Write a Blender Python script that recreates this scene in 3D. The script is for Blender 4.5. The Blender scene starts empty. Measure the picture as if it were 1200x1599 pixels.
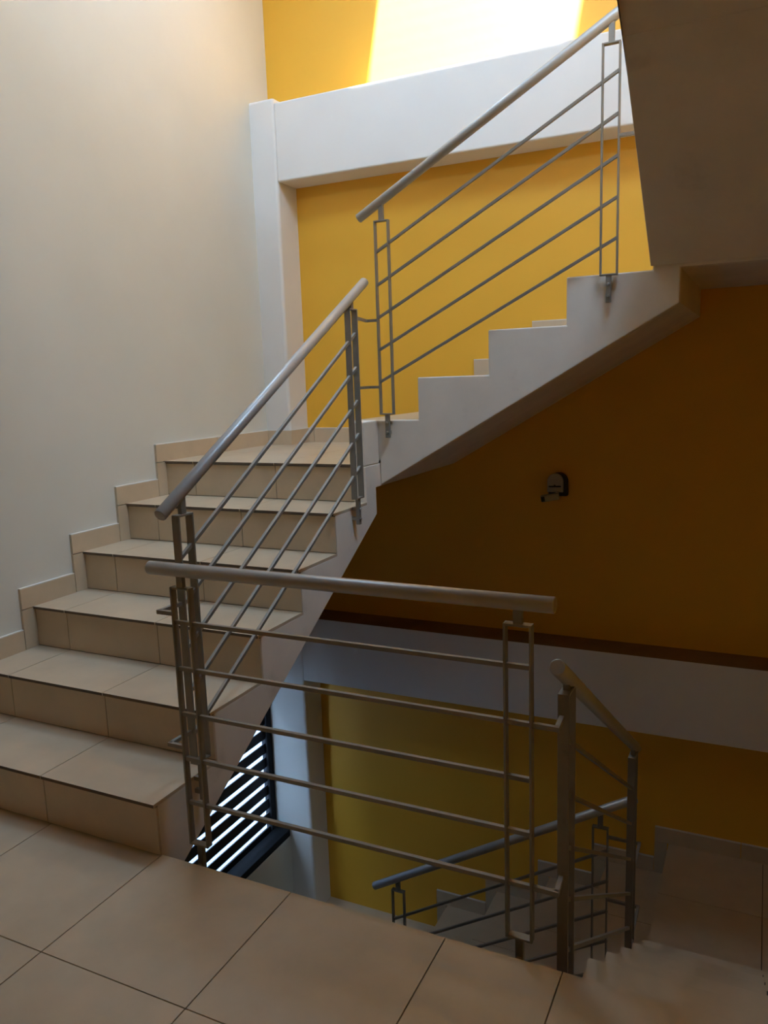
import bpy, bmesh, math, random
from mathutils import Vector, Matrix

random.seed(4)
SC = bpy.context.scene
COL = SC.collection

# ------------------------------------------------------------------ camera
F_PX, YAW, PITCH, ROLL = 1237.32, 0.4525, -0.1663, -0.0336
CAM = Vector((1.632, -1.7049, 1.4279))
fwd = Vector((-math.sin(YAW)*math.cos(PITCH), math.cos(YAW)*math.cos(PITCH), math.sin(PITCH)))
rt = Vector((math.cos(YAW), math.sin(YAW), 0))
up = rt.cross(fwd)
rt, up = rt*math.cos(ROLL)+up*math.sin(ROLL), -rt*math.sin(ROLL)+up*math.cos(ROLL)
cd = bpy.data.cameras.new('camera')
cd.sensor_fit = 'VERTICAL'
cd.sensor_height = 24.0
cd.sensor_width = 18.0
cd.lens = F_PX*24.0/1599.0
cd.clip_start = 0.02
cam = bpy.data.objects.new('camera', cd)
COL.objects.link(cam)
cam.matrix_world = Matrix(((rt.x, up.x, -fwd.x, CAM.x), (rt.y, up.y, -fwd.y, CAM.y),
                           (rt.z, up.z, -fwd.z, CAM.z), (0, 0, 0, 1)))
SC.camera = cam

# ------------------------------------------------------------------ light
SKY_COL, SKY_STR = (0.45, 0.68, 1.0), 21.0
SUN_STR = 32.0
w = bpy.data.worlds.new('sky')
SC.world = w
w.use_nodes = True
bg = w.node_tree.nodes['Background']
bg.inputs[0].default_value = SKY_COL+(1,)
bg.inputs[1].default_value = SKY_STR

sd = bpy.data.lights.new('sun', 'SUN')
sd.energy = SUN_STR
sd.color = (1.0, 0.98, 0.96)
sd.angle = math.radians(0.8)
sun = bpy.data.objects.new('sun', sd)
COL.objects.link(sun)
sun.location = (3, -4, 8)
sun.rotation_euler = Vector((-0.19, 1.6, -1.0)).to_track_quat('-Z', 'Y').to_euler()


def portal(name, loc, direction, sx, sy):
    d = bpy.data.lights.new(name, 'AREA')
    d.shape = 'RECTANGLE'
    d.size, d.size_y = sx, sy
    d.cycles.is_portal = True
    o = bpy.data.objects.new(name, d)
    COL.objects.link(o)
    o.location = loc
    o.rotation_euler = Vector(direction).to_track_quat('-Z', 'Y').to_euler()
    return o


# roof opening over the well, louvred opening low in the left wall, added openings for more sky light
ROOF_Z = 4.6
XR_ = 2.40
SKX0, SKX1, SKY0, SKY1 = -0.19, 0.975, -0.20, 0.91
SX20, SX21, SY20 = 1.42, 2.36, -1.0  # second roof opening, unseen, added to let in more sky light
SX30, SX31, SY30, SY31 = -1.10, -0.26, 1.02, 1.72  # third roof opening, likewise added, for sky light over the left steps
LWY0, LWY1, LWZ0, LWZ1 = 0.9, 2.422, -1.60, -0.45
UWX0, UWX1, UWZ0, UWZ1 = -0.9, 1.6, 4.25, 4.5  # unseen slot added high in the near wall, brightens the beam
portal('skylight_portal', ((SKX0+SKX1)/2, (SKY0+SKY1)/2, ROOF_Z+0.05), (0, 0, -1), SKX1-SKX0, SKY1-SKY0)
portal('added_slot_portal', ((UWX0+UWX1)/2, -3.61, (UWZ0+UWZ1)/2), (0, 1, 0), UWX1-UWX0, UWZ1-UWZ0)
portal('third_added_portal', ((SX30+SX31)/2, (SY30+SY31)/2, ROOF_Z+0.055), (0, 0, -1), SX31-SX30, SY31-SY30)
portal('second_added_portal', ((SX20+SX21)/2, (SY20+SKY1)/2, ROOF_Z+0.055), (0, 0, -1), SX21-SX20, SKY1-SY20)
portal('louvre_portal', (-1.365, (LWY0+LWY1)/2, (LWZ0+LWZ1)/2), (1, 0, 0), LWY1-LWY0, LWZ1-LWZ0)

SC.view_settings.view_transform = 'Standard'
SC.view_settings.look = 'None'
SC.view_settings.exposure = 0.12
SC.view_settings.gamma = 1.0
SC.view_settings.use_curve_mapping = False
SC.cycles.max_bounces = 14
SC.cycles.diffuse_bounces = 10
SC.cycles.glossy_bounces = 4

# ------------------------------------------------------------------ materials


def mat(name, col, rough=0.6, metal=0.0, var=0.06, scale=3.0, bump=0.0, bscale=60.0, dirt=None, spec=0.5):
    m = bpy.data.materials.new(name)
    m.use_nodes = True
    nt = m.node_tree
    b = nt.nodes['Principled BSDF']
    b.inputs['Roughness'].default_value = rough
    b.inputs['Metallic'].default_value = metal
    b.inputs['Specular IOR Level'].default_value = spec
    tc = nt.nodes.new('ShaderNodeTexCoord')
    n = nt.nodes.new('ShaderNodeTexNoise')
    n.inputs['Scale'].default_value = scale
    n.inputs['Detail'].default_value = 5
    n.inputs['Roughness'].default_value = 0.6
    nt.links.new(tc.outputs['Object'], n.inputs['Vector'])
    r = nt.nodes.new('ShaderNodeValToRGB')
    c0 = tuple(max(0, x*(1-var)) for x in col)
    c1 = tuple(min(1, x*(1+var)) for x in col)
    r.color_ramp.elements[0].position = 0.3
    r.color_ramp.elements[1].position = 0.7
    r.color_ramp.elements[0].color = c0+(1,)
    r.color_ramp.elements[1].color = c1+(1,)
    nt.links.new(n.outputs['Fac'], r.inputs['Fac'])
    out = r.outputs['Color']
    if dirt:
        n2 = nt.nodes.new('ShaderNodeTexNoise')
        n2.inputs['Scale'].default_value = dirt[1]
        n2.inputs['Detail'].default_value = 8
        nt.links.new(tc.outputs['Object'], n2.inputs['Vector'])
        r2 = nt.nodes.new('ShaderNodeValToRGB')
        r2.color_ramp.elements[0].position = dirt[2]
        r2.color_ramp.elements[1].position = dirt[2]+0.12
        r2.color_ramp.elements[0].color = (0, 0, 0, 1)
        r2.color_ramp.elements[1].color = (1, 1, 1, 1)
        nt.links.new(n2.outputs['Fac'], r2.inputs['Fac'])
        mx = nt.nodes.new('ShaderNodeMixRGB')
        mx.inputs['Color2'].default_value = dirt[0]+(1,)
        ml = nt.nodes.new('ShaderNodeMath')
        ml.operation = 'MULTIPLY'
        ml.inputs[1].default_value = dirt[3]
        nt.links.new(r2.outputs['Color'], ml.inputs[0])
        nt.links.new(ml.outputs[0], mx.inputs['Fac'])
        nt.links.new(out, mx.inputs['Color1'])
        out = mx.outputs['Color']
    nt.links.new(out, b.inputs['Base Color'])
    if bump:
        n3 = nt.nodes.new('ShaderNodeTexNoise')
        n3.inputs['Scale'].default_value = bscale
        n3.inputs['Detail'].default_value = 4
        nt.links.new(tc.outputs['Object'], n3.inputs['Vector'])
        bp = nt.nodes.new('ShaderNodeBump')
        bp.inputs['Strength'].default_value = bump
        bp.inputs['Distance'].default_value = 0.01
        nt.links.new(n3.outputs['Fac'], bp.inputs['Height'])
        nt.links.new(bp.outputs['Normal'], b.inputs['Normal'])
    return m


M = {}
M['white'] = mat('white_plaster', (0.72, 0.69, 0.64), 0.85, var=0.03, scale=2, bump=0.06, bscale=25, spec=0.2)
M['cream'] = mat('cream_plaster', (0.665, 0.655, 0.58), 0.85, var=0.03, scale=2, bump=0.08, bscale=22, spec=0.2)
M['stringer'] = mat('stringer_plaster', (0.78, 0.70, 0.59), 0.85, var=0.06, scale=4, bump=0.12, bscale=18,
                    dirt=((0.40, 0.34, 0.25), 5.0, 0.62, 0.35), spec=0.2)
M['yellow'] = mat('yellow_paint', (0.82, 0.44, 0.035), 0.55, var=0.03, scale=1.5, bump=0.05, bscale=25, spec=0.5)
M['tile'] = mat('beige_tile', (0.58, 0.46, 0.315), 0.32, var=0.08, scale=5, spec=0.4)
M['tile_edge'] = mat('raw_shaded_tile_edge', (0.13, 0.09, 0.06), 0.8)  # raw tile edge, darkened further to carry the shadow line under the nosing
M['ledge'] = mat('dark_ledge_paint', (0.22, 0.11, 0.03), 0.95, var=0.2)
M['grout'] = mat('dark_grout', (0.06, 0.045, 0.035), 0.9)
M['metal'] = mat('silver_painted_steel', (0.27, 0.24, 0.20), 0.45, metal=0.3, var=0.08, scale=14,
                 dirt=((0.10, 0.085, 0.07), 22.0, 0.66, 0.5))
M['tube'] = mat('satin_steel_tube', (0.42, 0.395, 0.36), 0.40, metal=0.3, var=0.06, scale=10,
                dirt=((0.16, 0.14, 0.12), 30.0, 0.70, 0.5))
M['bolt'] = mat('zinc_bolt', (0.5, 0.48, 0.44), 0.35, metal=0.9)
M['frame'] = mat('dark_window_steel', (0.018, 0.019, 0.022), 0.8, spec=0.15)
M['slat'] = mat('dark_louvre_blade', (0.025, 0.028, 0.036), 0.6, spec=0.25)
M['grey'] = mat('grey_plastic', (0.42, 0.39, 0.33), 0.45)
M['outside'] = mat('added_outer_render', (0.10, 0.12, 0.155), 0.9)  # dull colour of the pieces added outside to control the light
M['black'] = mat('black_plastic', (0.02, 0.02, 0.02), 0.5)

# ------------------------------------------------------------------ mesh helpers


def box(bm, x0, x1, y0, y1, z0, z1):
    vs = [bm.verts.new(p) for p in ((x0, y0, z0), (x1, y0, z0), (x1, y1, z0), (x0, y1, z0),
                                    (x0, y0, z1), (x1, y0, z1), (x1, y1, z1), (x0, y1, z1))]
    fs = []
    for f in ((0, 3, 2, 1), (4, 5, 6, 7), (0, 1, 5, 4), (1, 2, 6, 5), (2, 3, 7, 6), (3, 0, 4, 7)):
        fs.append(bm.faces.new([vs[i] for i in f]))
    return fs


def prism(bm, pts, axis, a0, a1):
    """polygon extruded along an axis: pts are (y,z) for x, (x,z) for y, (x,y) for z"""
    def P(p, a):
        return {'x': (a, p[0], p[1]), 'y': (p[0], a, p[1]), 'z': (p[0], p[1], a)}[axis]
    n = len(pts)
    v0 = [bm.verts.new(P(p, a0)) for p in pts]
    v1 = [bm.verts.new(P(p, a1)) for p in pts]
    fs = [bm.faces.new(v0), bm.faces.new(v1)]
    for i in range(n):
        j = (i+1) % n
        fs.append(bm.faces.new((v0[i], v0[j], v1[j], v1[i])))
    bmesh.ops.recalc_face_normals(bm, faces=fs)
    return fs


def bar(bm, p0, p1, wa, wb, upv=(0, 0, 1)):
    """rectangular bar from p0 to p1; wb along upv-ish, wa across"""
    p0, p1 = Vector(p0), Vector(p1)
    d = (p1-p0).normalized()
    u = Vector(upv)
    if abs(d.dot(u)) > 0.99:
        u = Vector((0, 1, 0))
    s = d.cross(u).normalized()
    u = s.cross(d)
    ring = ((-1, -1), (1, -1), (1, 1), (-1, 1))
    a = [bm.verts.new(p0+s*(i*wa/2)+u*(j*wb/2)) for i, j in ring]
    b = [bm.verts.new(p1+s*(i*wa/2)+u*(j*wb/2)) for i, j in ring]
    fs = [bm.faces.new(a), bm.faces.new(b)]
    for i in range(4):
        j = (i+1) % 4
        fs.append(bm.faces.new((a[i], a[j], b[j], b[i])))
    bmesh.ops.recalc_face_normals(bm, faces=fs)


def tube(bm, p0, p1, r, seg=32, bev=0.0025):
    p0, p1 = Vector(p0), Vector(p1)
    d = (p1-p0).normalized()
    s = d.orthogonal().normalized()
    u = d.cross(s)
    rings = []
    for p, rr in ((p0, r-bev), (p0+d*bev, r), (p1-d*bev, r), (p1, r-bev)):
        rings.append([bm.verts.new(p+(s*math.cos(t)+u*math.sin(t))*rr)
                      for t in [2*math.pi*k/seg for k in range(seg)]])
    fs = [bm.faces.new(rings[0]), bm.faces.new(rings[-1])]
    for k in range(3):
        for i in range(seg):
            j = (i+1) % seg
            f = bm.faces.new((rings[k][i], rings[k][j], rings[k+1][j], rings[k+1][i]))
            f.smooth = True
            fs.append(f)
    bmesh.ops.recalc_face_normals(bm, faces=fs)


def obj(name, bm, m, parent=None, bevel=0.0, seg=2):
    me = bpy.data.meshes.new(name)
    bm.to_mesh(me)
    bm.free()
    mats = m if isinstance(m, (list, tuple)) else [m]
    for x in mats:
        me.materials.append(x)
    o = bpy.data.objects.new(name, me)
    COL.objects.link(o)
    if parent:
        o.parent = parent
        o.matrix_parent_inverse = Matrix.Translation(-world_loc(parent))
    if bevel:
        b = o.modifiers.new('bevel', 'BEVEL')
        b.width = bevel
        b.segments = seg
        b.limit_method = 'ANGLE'
        b.angle_limit = math.radians(40)
    return o


def world_loc(o):
    v = Vector(o.location)
    if o.parent and o.parent.type == 'EMPTY':
        return v
    return v


def struct(name, bm, m, bevel=0.0, **k):
    o = obj(name, bm, m, None, bevel, **k)
    o['kind'] = 'structure'
    return o


def thing(name, label, cat, loc, group=None):
    o = bpy.data.objects.new(name, None)
    o.empty_display_size = 0.1
    COL.objects.link(o)
    o.location = loc
    o['label'] = label
    o['category'] = cat
    if group:
        o['group'] = group
    return o


def BM():
    return bmesh.new()


# ------------------------------------------------------------------ dimensions (metres)
XL, XR = -1.159, 2.40            # left and right wall faces
YF, YN = 2.626, -3.40            # far and near wall faces
R, G = 0.175, 0.2953             # riser, going of the near left flight
Z1 = 6*R                         # far-left landing
YB = 1.623                       # face of the cross flight towards the well
RB, GB, XB = 0.190, 0.3347, 0.2036
Z2 = Z1 + 5*RB                   # far-right landing (2.0)
DX = 1.242                       # left edge of the descending flight
RD, GD = 0.198, 0.297
STORY = 3.19
ZL2 = Z2-STORY                   # lower far-right landing (-1.19)
ZL1 = Z1-STORY
BOT = -3.25

# ------------------------------------------------------------------ walls
bm = BM()
Y0w, Y1w = YN-0.2, YF+0.2
for (y0, y1, z0, z1) in ((Y0w, LWY0, BOT, ROOF_Z), (LWY1+0.03, Y1w, BOT, ROOF_Z),
                         (LWY0, LWY1+0.03, BOT, LWZ0), (LWY0, LWY1+0.03, LWZ1, ROOF_Z)):
    box(bm, XL-0.2, XL, y0, y1, z0, z1)
struct('wall_left', bm, M['cream'])
bm = BM()
box(bm, XL, XR+0.2, YF, YF+0.2, BOT, ROOF_Z)
struct('wall_far', bm, M['yellow'])
bm = BM()
box(bm, XR, XR+0.2, Y0w, YF, BOT, ROOF_Z)
struct('wall_right', bm, M['yellow'])
bm = BM()
for (x0, x1, z0, z1) in ((XL, UWX0, BOT, ROOF_Z), (UWX1, XR, BOT, ROOF_Z),
                         (UWX0, UWX1, BOT, UWZ0), (UWX0, UWX1, UWZ1, ROOF_Z)):
    box(bm, x0, x1, Y0w, YN, z0, z1)
struct('wall_near', bm, M['white'])
# roof with its opening over the well and two more added for sky light
bm = BM()
xo, xe_ = XL-0.2, XR+0.2
for (x0, x1, y0, y1) in ((xo, xe_, Y0w, SY20), (xo, SX20, SY20, SKY0), (SX21, xe_, SY20, SKY0),
                         (xo, SKX0, SKY0, SKY1), (SKX1, SX20, SKY0, SKY1),
                         (SX21, xe_, SKY0, SKY1), (xo, xe_, SKY1, SY30), (xo, SX30, SY30, SY31),
                         (SX31, xe_, SY30, SY31), (xo, xe_, SY31, Y1w)):
    box(bm, x0, x1, y0, y1, ROOF_Z, ROOF_Z+0.05)
struct('ceiling', bm, M['white'])
# unseen blades added under the first opening: pass the sun, block steep sky light
bm = BM()
yy_ = SKY0-0.10
while yy_ < SKY1:
    prism(bm, [(yy_, ROOF_Z), (yy_+0.144, ROOF_Z-0.09), (yy_+0.144, ROOF_Z-0.0908), (yy_, ROOF_Z-0.0008)], 'x', SKX0-0.1, SKX1+0.1)
    yy_ += 0.12
struct('added_sky_baffle', bm, M['frame'])
# unseen blockers added on the roof to keep the sun off the added openings
bm = BM()
box(bm, SX20-0.05, XR+0.45, SY20-0.12, SY20-0.01, ROOF_Z+0.05, ROOF_Z+1.32)
struct('added_sun_blocker', bm, M['outside'])
bm = BM()
box(bm, SX30-0.05, SX31+0.14, SY30-0.12, SY30-0.01, ROOF_Z+0.05, ROOF_Z+0.90)
struct('added_sun_blocker.001', bm, M['outside'])
# slab of the floor above
bm = BM()
box(bm, XL, XR, YN, 0.0, 2.95, STORY)
struct('ceiling_landing', bm, M['white'])

# corner column and the two ring beams on the far wall
bm = BM()
box(bm, XL-0.2, -0.99, 2.422, YF+0.05, BOT, 3.035)
struct('trim_1', bm, M['white'], bevel=0.018, seg=4)
bm = BM()
box(bm, -0.991, XR, 2.422, YF, 2.574, 3.005)
struct('trim_2', bm, M['white'], bevel=0.010, seg=3)
bm = BM()
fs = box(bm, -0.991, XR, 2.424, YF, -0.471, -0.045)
fs[1].material_index = 1  # top face in a darker brown than the rest of the beam
struct('trim_3', bm, [M['white'], M['ledge']], bevel=0.005, seg=2)

# ------------------------------------------------------------------ tiles
TT = 0.011      # tile thickness
GAP = 0.0035


def tiles_h(bm, xs, ys, z, gb=None):
    """horizontal tiles between the seam positions, top at z"""
    for i in range(len(xs)-1):
        for j in range(len(ys)-1):
            h = GAP/2
            a0 = xs[i]+(h if i else 0)
            a1 = xs[i+1]-(h if i < len(xs)-2 else 0)
            b0 = ys[j]+(h if j else 0)
            b1 = ys[j+1]-(h if j < len(ys)-2 else 0)
            fs = box(bm, a0, a1, b0, b1, z-TT, z)
            if gb is not None and j == 0:
                fs[2].material_index = gb


def seams(x0, x1, s, off=0.0):
    k = math.ceil((x0-off)/s)
    out = [x0]
    while off+k*s < x1-0.02:
        if off+k*s > x0+0.02:
            out.append(off+k*s)
        k += 1
    out.append(x1)
    return out


S = 0.4696

# near floor
bm = BM()
xs = [XL, -2*S, -S, 0.0, S, 2*S, DX, DX+S, DX+2*S, XR]
ys = [YN]+[-0.4592-S*k for k in range(6, -1, -1)]+[0.0]
ys = [y for y in ys if y >= YN]
tiles_h(bm, xs, ys, 0.0)
nt_ = len(bm.faces)
box(bm, XL, XR, YN, -0.006, -0.19, -TT+0.0005-0.002)
bm.faces.ensure_lookup_table()
for f in bm.faces[nt_:]:
    f.material_index = 1
struct('floor', bm, [M['tile'], M['grout']])
bm = BM()
box(bm, XL, XR, YN, YF, BOT-0.1, BOT)
struct('floor.001', bm, M['tile'])

# ------------------------------------------------------------------ flight up the left wall (thing)


def flight_y(root, x0, x1, nsteps, r, g, ya, za, xseams, sgn=1, top_land=None):
    """treads and risers of a flight that runs along y. Step k: riser at ya+sgn*(k-1)*g from za+(k-1)*r to za+k*r"""
    for k in range(1, nsteps+1):
        yr = ya+sgn*(k-1)*g
        if k == nsteps and top_land is not None:
            xseams = xseams[:-1]+[-0.0605]
            x1 = -0.0605
        zt = za+k*r
        bm = BM()
        yb = yr+sgn*g if (k < nsteps or top_land is None) else top_land
        y0, y1 = sorted((yr-sgn*0.020, yb))
        yy = [y0, y1]
        if y1-y0 > 0.6:
            yy = [y0, y0+S, y1]
        tiles_h(bm, xseams, yy, zt, 2)
        nf = len(bm.faces)
        box(bm, x0+0.002, x1-0.002, y0+0.012, y1, zt-TT-0.002, zt-TT+0.001)
        bm.faces.ensure_lookup_table()
        for f in bm.faces[nf:]:
            f.material_index = 1
        obj('tread', bm, [M['tile'], M['grout'], M['tile_edge']], root)
        bm = BM()
        for i in range(len(xseams)-1):
            a0 = xseams[i]+(GAP/2 if i else 0)
            a1 = xseams[i+1]-(GAP/2 if i < len(xseams)-2 else 0)
            q0, q1 = sorted((yr-sgn*0.009, yr))
            box(bm, a0, a1, q0, q1, zt-r+0.003, zt-TT-0.004)
        nf = len(bm.faces)
        q0, q1 = sorted((yr-sgn*0.006, yr+sgn*0.004))
        box(bm, x0+0.002, x1-0.003, q0, q1, zt-r, zt-TT-0.001)
        bm.faces.ensure_lookup_table()
        for f in bm.faces[nf:]:
            f.material_index = 1
        obj('riser', bm, [M['tile'], M['grout']], root)


def profile_up(n, r, g, a0, z0, drop, sgn=1):
    """saw-tooth profile of the raw concrete, `drop` below the finished treads"""
    p = [(a0, z0-drop)]
    for k in range(1, n+1):
        a = a0+sgn*(k-1)*g
        if k > 1:
            p.append((a, z0+(k-1)*r-drop))
        p.append((a, z0+k*r-drop))
    return p


DROP = TT+0.0005
fa = thing('stair_flight', 'sunlit tiled flight of six beige steps rising along the white left wall',
           'stairs', (XL+0.58, 0.3, 0.0))
pts = profile_up(6, R, G, 0.0, 0.0, DROP)
pts[0] = (0.0, -0.14)
pts += [(YF-0.002, Z1-DROP), (YF-0.002, 0.93), (1.578, 0.93), (1.578, 0.805), (0.0, -0.142)]
bm = BM()
prism(bm, pts[1:], 'x', XL+0.002, 0.0)
obj('concrete_slab', bm, M['stringer'], fa, bevel=0.004)
flight_y(fa, XL+0.002, 0.0, 6, R, G, 0.0, 0.0, [XL+0.002, -0.966, -0.481, 0.0], 1, YF-0.002)

# ------------------------------------------------------------------ cross flights along the far wall


def flight_x(root, y0, y1, n, r, g, x1st, za, front):
    """risers face -x; step k riser at x1st+(k-1)*g"""
    for k in range(1, n+1):
        xr = x1st+(k-1)*g
        zt = za+k*r
        xe = xr+g if k < n else XR-0.002
        bm = BM()
        tiles_h(bm, seams(xr-0.002, xe, S, DX) if k == n else [xr-0.002, xe],
                [y0+front, y0+front+0.49, y1], zt)
        nf = len(bm.faces)
        box(bm, xr, xe, y0+front+0.002, y1, zt-TT-0.002, zt-TT+0.001)
        bm.faces.ensure_lookup_table()
        for f in bm.faces[nf:]:
            f.material_index = 1
        obj('tread', bm, [M['tile'], M['grout']], root)
        bm = BM()
        ss = [y0+front, y0+front+0.49, y1]
        for i in range(2):
            box(bm, xr-0.0015, xr+0.002, ss[i]+(GAP/2 if i else 0), ss[i+1]-(0 if i else GAP/2), zt-r+0.003, zt-TT-0.004)
        nf = len(bm.faces)
        box(bm, xr-0.001, xr+0.001, y0+front+0.003, y1-0.002, zt-r+0.002, zt-TT-0.001)
        bm.faces.ensure_lookup_table()
        for f in bm.faces[nf:]:
            f.material_index = 1
        obj('riser', bm, [M['tile'], M['grout']], root)


def cross_slab(root, zoff, xsoff=0.0):
    x1 = XB-GB+xsoff
    zl = Z1+zoff
    xr = XR-0.002

    def poly(drop):
        p = profile_up(5, RB, GB, x1, zl, drop)[1:]
        return [(x1, zl+0.001)]+p+[(xr, Z2+zoff-drop), (xr, Z2+zoff-0.188), (1.310+xsoff, Z2+zoff-0.188),
                                   (1.310+xsoff, Z2+zoff-0.320), (0.002+xsoff, zl-0.116), (0.002+xsoff, zl+0.001)]
    bm = BM()
    prism(bm, poly(DROP), 'y', YB+0.035, YF-0.002)
    o = obj('concrete_slab', bm, M['stringer'], root)
    bm = BM()
    prism(bm, poly(0.0), 'y', YB, YB+0.035)
    obj('plastered_edge', bm, M['stringer'], root, bevel=0.006, seg=3)
    if xsoff:
        return o
    # plastered block closing the corner between the two flights
    bm = BM()
    box(bm, -0.06+xsoff, -0.0005+xsoff, 1.477, YB-0.001, zl-DROP+0.001, zl+RB)
    obj('corner_block', bm, M['stringer'], root, bevel=0.005)
    return o


fb = thing('stair_flight', 'white-sided flight climbing to the right along the bright yellow wall',
           'stairs', (0.6, 2.1, Z1))
cross_slab(fb, 0.0)
flight_x(fb, YB, YF-0.002, 5, RB, GB, XB-GB, Z1, 0.0355)

fe = thing('stair_flight', 'dim lower flight along the far wall, seen down the stairwell between railings',
           'stairs', (0.6, 2.1, ZL1))
cross_slab(fe, -STORY, 0.028)
flight_x(fe, YB, YF-0.002, 5, RB, GB, XB-GB+0.028, ZL1, 0.0355)

# lower far-left landing
bm = BM()
box(bm, XL, XB-GB+0.028, 1.45, YF, ZL1-0.12, ZL1)
struct('floor.002', bm, M['tile'])

# ------------------------------------------------------------------ descending flight on the right, and the one overhead
fd = thing('stair_flight', 'shadowed tiled flight going down at the lower right corner beside the landing floor',
           'stairs', (1.8, 0.7, ZL2))
pd = [(0.0, -DROP-0.003)]
for k in range(1, 6):
    pd += [((k-1)*GD+0.004, -k*RD-DROP), (k*GD+0.004, -k*RD-DROP)]
pd += [(5*GD+0.004, ZL2-DROP), (YB-0.002, ZL2-DROP), (YB-0.002, ZL2-0.2), (5*GD+0.05, ZL2-0.2), (0.0, -0.30)]
# saw-tooth: vertical then horizontal
q = [(0.0, -DROP-0.003)]
for k in range(1, 7):
    yk = (k-1)*GD+0.004
    q.append((yk, -(k-1)*RD-DROP-0.003 if k > 1 else -DROP-0.003))
    q.append((yk, -k*RD-DROP if k < 6 else ZL2-DROP))
q = q[1:]
q += [(YB-0.002, ZL2-DROP), (YB-0.002, ZL2-0.2), (5*GD+0.1, ZL2-0.2), (0.004, -0.32)]
bm = BM()
prism(bm, q, 'x', DX, XR-0.002)
obj('concrete_slab', bm, M['stringer'], fd)
for k in range(1, 7):
    yr = (k-1)*GD+0.004
    zt = -k*RD if k < 6 else ZL2
    ye = yr+GD+0.018 if k < 6 else YB-0.002
    bm = BM()
    tiles_h(bm, [DX, DX+S, DX+2*S, XR-0.002], [yr, ye], zt)
    nf = len(bm.faces)
    box(bm, DX+0.002, XR-0.002, yr, ye-0.012, zt-TT-0.002, zt-TT+0.001)
    bm.faces.ensure_lookup_table()
    for f in bm.faces[nf:]:
        f.material_index = 1
    obj('tread', bm, [M['tile'], M['grout']], fd)
    bm = BM()
    zu = -(k-1)*RD
    tt = [DX, DX+S, DX+2*S, XR-0.002]
    for i in range(3):
        box(bm, tt[i]+(GAP/2 if i else 0), tt[i+1]-(GAP/2 if i < 2 else 0), yr-0.001, yr+0.008, zt+0.003, zu-TT-0.003)
    obj('riser', bm, M['tile'], fd)

fc = thing('stair_flight', 'smooth grey sloping underside of the flight overhead at top right',
           'stairs', (1.8, 0.8, Z2))
XC = 1.200
q = []
for k in range(0, 6):
    yk = 5*GD+0.004-k*GD
    q.append((yk, Z2+k*RD))
    q.append((yk, Z2+(k+1)*RD if k < 5 else STORY))
q[0] = (5*GD+0.004, Z2-DROP)
q += [(0.0, STORY), (0.0, 2.95), (0.2, 2.95), (YB-0.002, 1.824), (YB-0.002, Z2-DROP)]
bm = BM()
prism(bm, q, 'x', XC, XR-0.002)
obj('concrete_slab', bm, M['stringer'], fc, bevel=0.004)

# ------------------------------------------------------------------ skirting tiles
BT, BH, BO = 0.013, 0.090, 0.076


def sk(bm, x0, x1, y0, y1, z0, z1, top=True):
    fs = box(bm, x0, x1, y0, y1, z0, z1-(0.004 if top else 0))
    if top:  # white strip paints the lit look of the tile's top edge
        fs = box(bm, x0, x1, y0, y1, z1-0.004, z1)
        for f in fs:
            f.material_index = 1



def skirt_left():
    bm = BM()
    x0, x1 = XL, XL+BT
    sk(bm, x0, x1, YN, -BO, 0.0, BH)
    for k in range(1, 7):
        yr = (k-1)*G
        zt = k*R
        sk(bm, x0, x1, yr-BO, yr-0.0105, zt-R+(0.001), zt-GAP, False)
        ye = yr+G-BO-GAP if k < 6 else 2.42
        if k < 6:
            sk(bm, x0, x1, yr-BO, ye, zt, zt+BH)
        else:
            sk(bm, x0, x1, yr-BO, yr-BO+0.50, zt, zt+BH)
            sk(bm, x0, x1, yr-BO+0.50+GAP, ye, zt, zt+BH)
    # around the column foot
    sk(bm, XL+BT, -0.99, 2.409, 2.422, Z1, Z1+BH)
    sk(bm, -0.99, -0.977, 2.409, YF, Z1, Z1+BH)
    return struct('baseboard_left', bm, [M['tile'], M['white']])


skirt_left()


def skirt_far(name, z1, xoff, x0):
    bm = BM()
    y0, y1 = YF-BT, YF
    xr1 = XB-GB+xoff
    if x0 is not None:
        xs_ = seams(x0, xr1-BO-GAP, S, 0.0)
        for i in range(len(xs_)-1):
            sk(bm, xs_[i]+(GAP if i else 0), xs_[i+1], y0, y1, z1, z1+BH)
    for k in range(1, 6):
        xr = xr1+(k-1)*GB
        zt = z1+k*RB
        sk(bm, xr-BO, xr-0.0105, y0, y1, zt-RB+0.001, zt-GAP, False)
        xe = xr+GB-BO-GAP if k < 5 else XR
        if k < 5:
            sk(bm, xr-BO, xe, y0, y1, zt, zt+BH)
        else:
            ss = [xr-BO, 1.60, 1.60+S, XR]
            for i in range(3):
                sk(bm, ss[i]+(GAP if i else 0), ss[i+1], y0, y1, zt, zt+BH)
    return struct(name, bm, [M['tile'], M['white']])


skirt_far('baseboard_far', Z1, 0.0, -0.976)
skirt_far('baseboard_far_lower', ZL1, 0.028, None)

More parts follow.
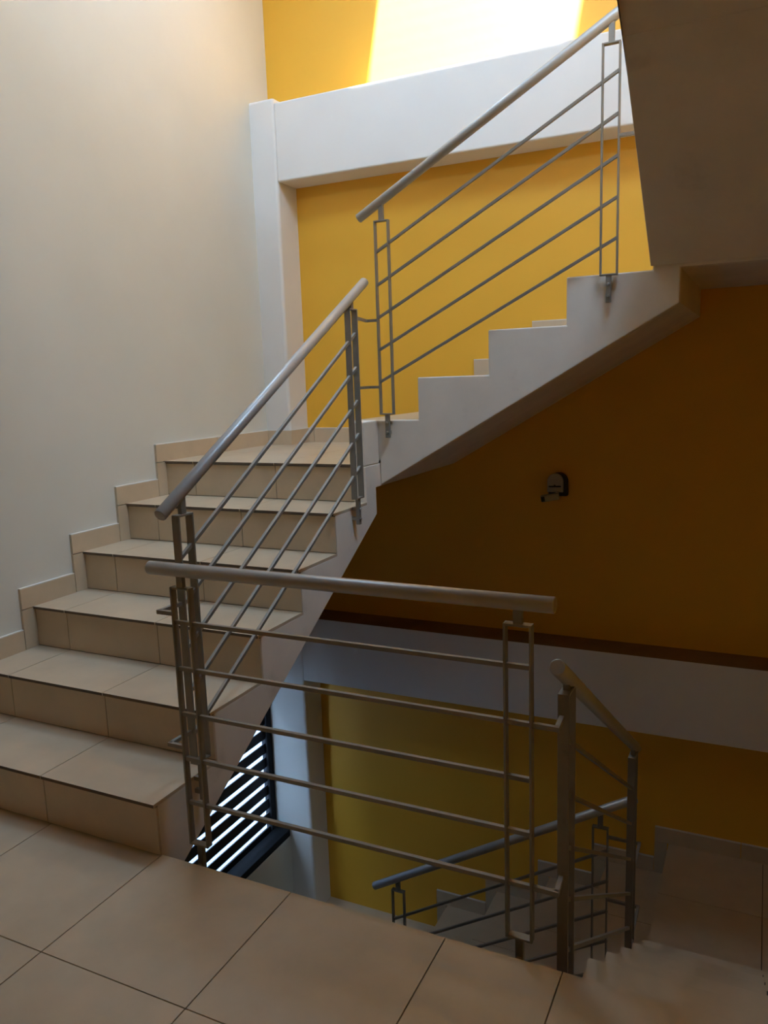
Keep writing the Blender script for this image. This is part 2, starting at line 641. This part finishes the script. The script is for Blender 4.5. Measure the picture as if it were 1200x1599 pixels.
# ------------------------------------------------------------------ louvred window low in the left wall
win = BM()
xw0, xw1 = XL-0.150, XL-0.105
fw = 0.055
box(win, xw0, xw1, LWY1-fw, LWY1, LWZ0, LWZ1)
box(win, xw0, xw1, LWY0, LWY0+fw, LWZ0, LWZ1)
box(win, (xw0+xw1)/2-0.005, (xw0+xw1)/2+0.005, LWY0+fw, LWY1-fw, LWZ0, LWZ0+0.075)
box(win, xw0, xw1, LWY0+fw, LWY1-fw, LWZ1-fw, LWZ1)
wo = struct('window_1', win, M['frame'])
bm = BM()
box(bm, xw1, XL-0.001, LWY0, LWY1, LWZ0+0.001, LWZ0+0.05)
obj('sill', bm, M['frame'], wo, bevel=0.004)
zz = LWZ0+0.075+0.031
while zz < LWZ1-0.10:
    bm = BM()
    t = math.radians(0)
    cx_, cz_ = (xw0+xw1)/2, zz+0.0345
    hh, th = 0.0345, 0.003
    dx, dz = math.sin(t)*hh, math.cos(t)*hh
    nx, nz = math.cos(t)*th, -math.sin(t)*th
    prism(bm, [(cx_-dx-nx, cz_-dz-nz), (cx_-dx+nx, cz_-dz+nz), (cx_+dx+nx, cz_+dz+nz), (cx_+dx-nx, cz_+dz-nz)],
          'y', LWY0+fw, LWY1-fw)
    obj('slat', bm, M['slat'], wo)
    zz += 0.099
# unseen wall and ground added outside to cut sky light through the louvres
bm = BM()
box(bm, -3.6, -3.4, -4.0, 6.0, -4.5, 2.2)
struct('added_outer_wall', bm, M['outside'])
bm = BM()
box(bm, -3.4, XL-0.2, -4.0, 6.0, -4.5, -4.4)
struct('added_outer_ground', bm, M['outside'])

# ------------------------------------------------------------------ railings
FT = 0.0065                # flat bar thickness along the rail
PW = 0.070                 # outer width of a post frame
ROD = 0.012
HR = 0.020


class Rail:
    """railing in a vertical plane: axis 'x' or 'y' along it, c = plane coordinate across it"""

    def __init__(s, label, axis, c, depth=0.023):
        s.fd = depth
        s.axis, s.c = axis, c
        s.label = label
        s.root = None

    def P(s, a, z, off=0.0):
        return Vector((a, s.c+off, z)) if s.axis == 'x' else Vector((s.c+off, a, z))

    def start(s, a, z):
        s.root = thing('stair_railing', s.label, 'railing', s.P(a, z), 'grey steel railings of the stairwell')

    def ab(s, bm, a0, a1, c0, c1, z0, z1):
        if s.axis == 'x':
            box(bm, a0, a1, s.c+c0, s.c+c1, z0, z1)
        else:
            box(bm, s.c+c0, s.c+c1, a0, a1, z0, z1)

    def handrail(s, a0, z0, a1, z1):
        bm = BM()
        tube(bm, s.P(a0, z0), s.P(a1, z1), HR)
        s.hl = (a0, z0, a1, z1)
        return obj('handrail', bm, M['tube'], s.root)

    def hz(s, a):
        a0, z0, a1, z1 = s.hl
        return z0+(z1-z0)*(a-a0)/(a1-a0)

    def post(s, a0, ztop, zbot, stub, wall=0.0, width=PW):
        """frame of flat bars from a0 to a0+width; a stub down to `stub` fixed back by |wall| to the slab"""
        a1 = a0+width
        h = s.fd/2
        bm = BM()
        s.ab(bm, a0, a0+FT, -h, h, zbot, ztop)
        s.ab(bm, a1-FT, a1, -h, h, zbot, ztop)
        s.ab(bm, a0+FT, a1-FT, -h, h, ztop-FT, ztop)
        s.ab(bm, a0+FT, a1-FT, -h, h, zbot, zbot+FT)
        p = obj('post', bm, M['metal'], s.root, bevel=0.0012)
        m = (a0+a1)/2
        bm = BM()
        s.ab(bm, m-0.011, m+0.011, -0.008, 0.008, ztop-0.001, s.hz(m)-HR*0.75)
        obj('handrail_stub', bm, M['metal'], p, bevel=0.001)
        bm = BM()
        s.ab(bm, m-0.010, m+0.010, -0.008, 0.008, stub, zbot+0.001)
        if wall:
            lo, hi = (0.004, wall) if wall > 0 else (wall, -0.004)
            s.ab(bm, m-0.007, m+0.007, lo, hi, stub+0.018, stub+0.032)
            s.ab(bm, m-0.007, m+0.007, lo, hi, stub+0.062, stub+0.076)
        obj('mounting_foot', bm, M['metal'], p, bevel=0.001)
        sg = -1 if wall > 0 else 1
        for zz_ in (stub+0.025, stub+0.069):
            bm = BM()
            tube(bm, s.P(m, zz_, sg*0.008), s.P(m, zz_, sg*0.014), 0.006, seg=6, bev=0.001)
            obj('bolt', bm, M['bolt'], p)
        return p

    def rods(s, pa, pb, n=5):
        """pa=(a, z_top, spacing) and pb likewise"""
        for k_ in range(n):
            bm = BM()
            bar(bm, s.P(pa[0], pa[1]-k_*pa[2]), s.P(pb[0], pb[1]-k_*pb[2]), ROD, ROD)
            obj('rod', bm, M['metal'], s.root, bevel=0.001)

    def connector(s, pts):
        bm = BM()
        for i in range(len(pts)-1):
            p0, p1 = Vector(pts[i]), Vector(pts[i+1])
            d = (p1-p0).normalized()
            if i < len(pts)-2:
                p1 = p1+d*ROD/2
            bar(bm, p0, p1, ROD, ROD)
        obj('connector', bm, M['metal'], s.root)


# landing railing (level)
rg = Rail('level grey steel railing along the edge of the tiled landing, nearest of all', 'x', 0.045)
rg.start(0.6, 0.0)
rg.handrail(0.003, 0.902, 1.211, 0.902)
rg.post(0.083, 0.852, 0.036, -0.10, -0.045)
rg.post(1.088, 0.850, 0.024, -0.10, -0.045)
rg.rods((0.085, 0.744, 0.1428), (1.156, 0.744, 0.1428))
for z in (0.601, 0.173):
    rg.connector([(1.150, 0.045, z), (1.216, 0.045, z), (1.212, 0.1110, z)])

# railing of the flight up the left
ra = Rail('slanted steel railing of the beige flight rising beside the white left wall', 'y', 0.030, 0.028)
ra.start(0.75, 0.4)
ra.handrail(0.078, 1.052, 1.472, 1.846)
ra.post(0.143, 1.042, 0.235, 0.10, -0.030)
ra.post(1.300, 1.724, 0.915, 0.800, -0.030)
ra.rods((0.147, 0.903, 0.1425), (1.366, 1.622, 0.1425))
for z in (0.767, 0.347):
    ra.connector([(0.0815, 0.050, z), (0.024, 0.050, z), (0.027, 0.147, z)])

# railing of the cross flight
rb = Rail('slanted steel railing standing against the bright yellow wall, highest in view', 'x', 1.598)
rb.start(0.55, 1.4)
rb.handrail(-0.053, 2.136, 1.130, 2.781)
rb.post(0.026, 2.118, 1.266, 1.160, 0.024)
rb.post(1.010, 2.648, 1.800, 1.697, 0.024)
rb.rods((0.030, 1.984, 0.1425), (1.076, 2.547, 0.1515))
for z in (1.690, 1.392):
    rb.connector([(0.030, 1.598, z), (-0.030, 1.598, z), (0.026, 1.3715, z)])
rb.connector([(1.074, 1.598, 2.314), (1.215, 1.598, 2.314), (1.215, 1.50, 2.314)])

# railing of the descending flight
rd = Rail('dark steel railing sloping away down the flight at the right', 'y', 1.215, 0.028)
rd.start(0.75, -0.6)
rd.handrail(0.050, 0.752, 1.386, -0.060)
rd.post(0.112, 0.660, -0.195, -0.290, 0.027, 0.078)
rd.post(1.268, -0.048, -0.880, -0.985, 0.027, 0.074)
rd.rods((0.116, 0.548, 0.146), (1.340, -0.217, 0.1515))

# railing of the lower cross flight
re_ = Rail('lowest dark steel railing, seen through the stairwell against the far wall', 'x', 1.598)
re_.start(0.55, -1.9)
re_.handrail(-0.102, -1.159, 1.190, -0.395)
re_.post(0.0, -1.145, -1.995, -2.10, 0.024)
re_.post(1.006, -0.560, -1.410, -1.515, 0.024)
re_.rods((0.004, -1.318, 0.148), (1.076, -0.668, 0.148))
for z in (-0.603, -0.908):
    re_.connector([(1.070, 1.598, z), (1.208, 1.598, z), (1.213, 1.3435, z)])

# ------------------------------------------------------------------ small wall device
dv = thing('wall_sensor', 'small grey round-topped device with a lower arm fixed on the dark orange wall',
           'sensor', (0.607, YF, 0.76))


def tomb(bm, x0, x1, z0, z1, y0, y1, n=16):
    r = (x1-x0)/2
    c = (x0+x1)/2
    p = [(x0, z0), (x1, z0)]
    for i in range(n+1):
        t = math.pi*i/n
        p.append((c+r*math.cos(t), z1-r+r*math.sin(t)))
    prism(bm, p, 'y', y0, y1)


bm = BM()
tomb(bm, 0.560, 0.662, 0.762, 0.890, YF-0.045, YF)
obj('housing', bm, M['black'], dv, bevel=0.004)
bm = BM()
tomb(bm, 0.556, 0.645, 0.784, 0.888, YF-0.055, YF-0.043)
obj('cover_plate', bm, M['grey'], dv, bevel=0.004)
bm = BM()
tube(bm, (0.566, YF-0.058, 0.815), (0.632, YF-0.058, 0.817), 0.004, seg=10, bev=0.001)
tube(bm, (0.598, YF-0.058, 0.815), (0.598, YF-0.058, 0.826), 0.004, seg=8, bev=0.001)
obj('emblem', bm, M['black'], dv)
bm = BM()
tube(bm, (0.612, YF-0.055, 0.770), (0.612, YF-0.055, 0.790), 0.009, seg=12, bev=0.001)
obj('neck', bm, M['grey'], dv)
bm = BM()
bar(bm, (0.622, YF-0.062, 0.766), (0.535, YF-0.10, 0.752), 0.040, 0.034)
h = obj('arm', bm, M['grey'], dv, bevel=0.004)
bm = BM()
bar(bm, (0.540, YF-0.122, 0.752), (0.557, YF-0.1145, 0.7545), 0.010, 0.026)
obj('lens', bm, M['black'], dv)
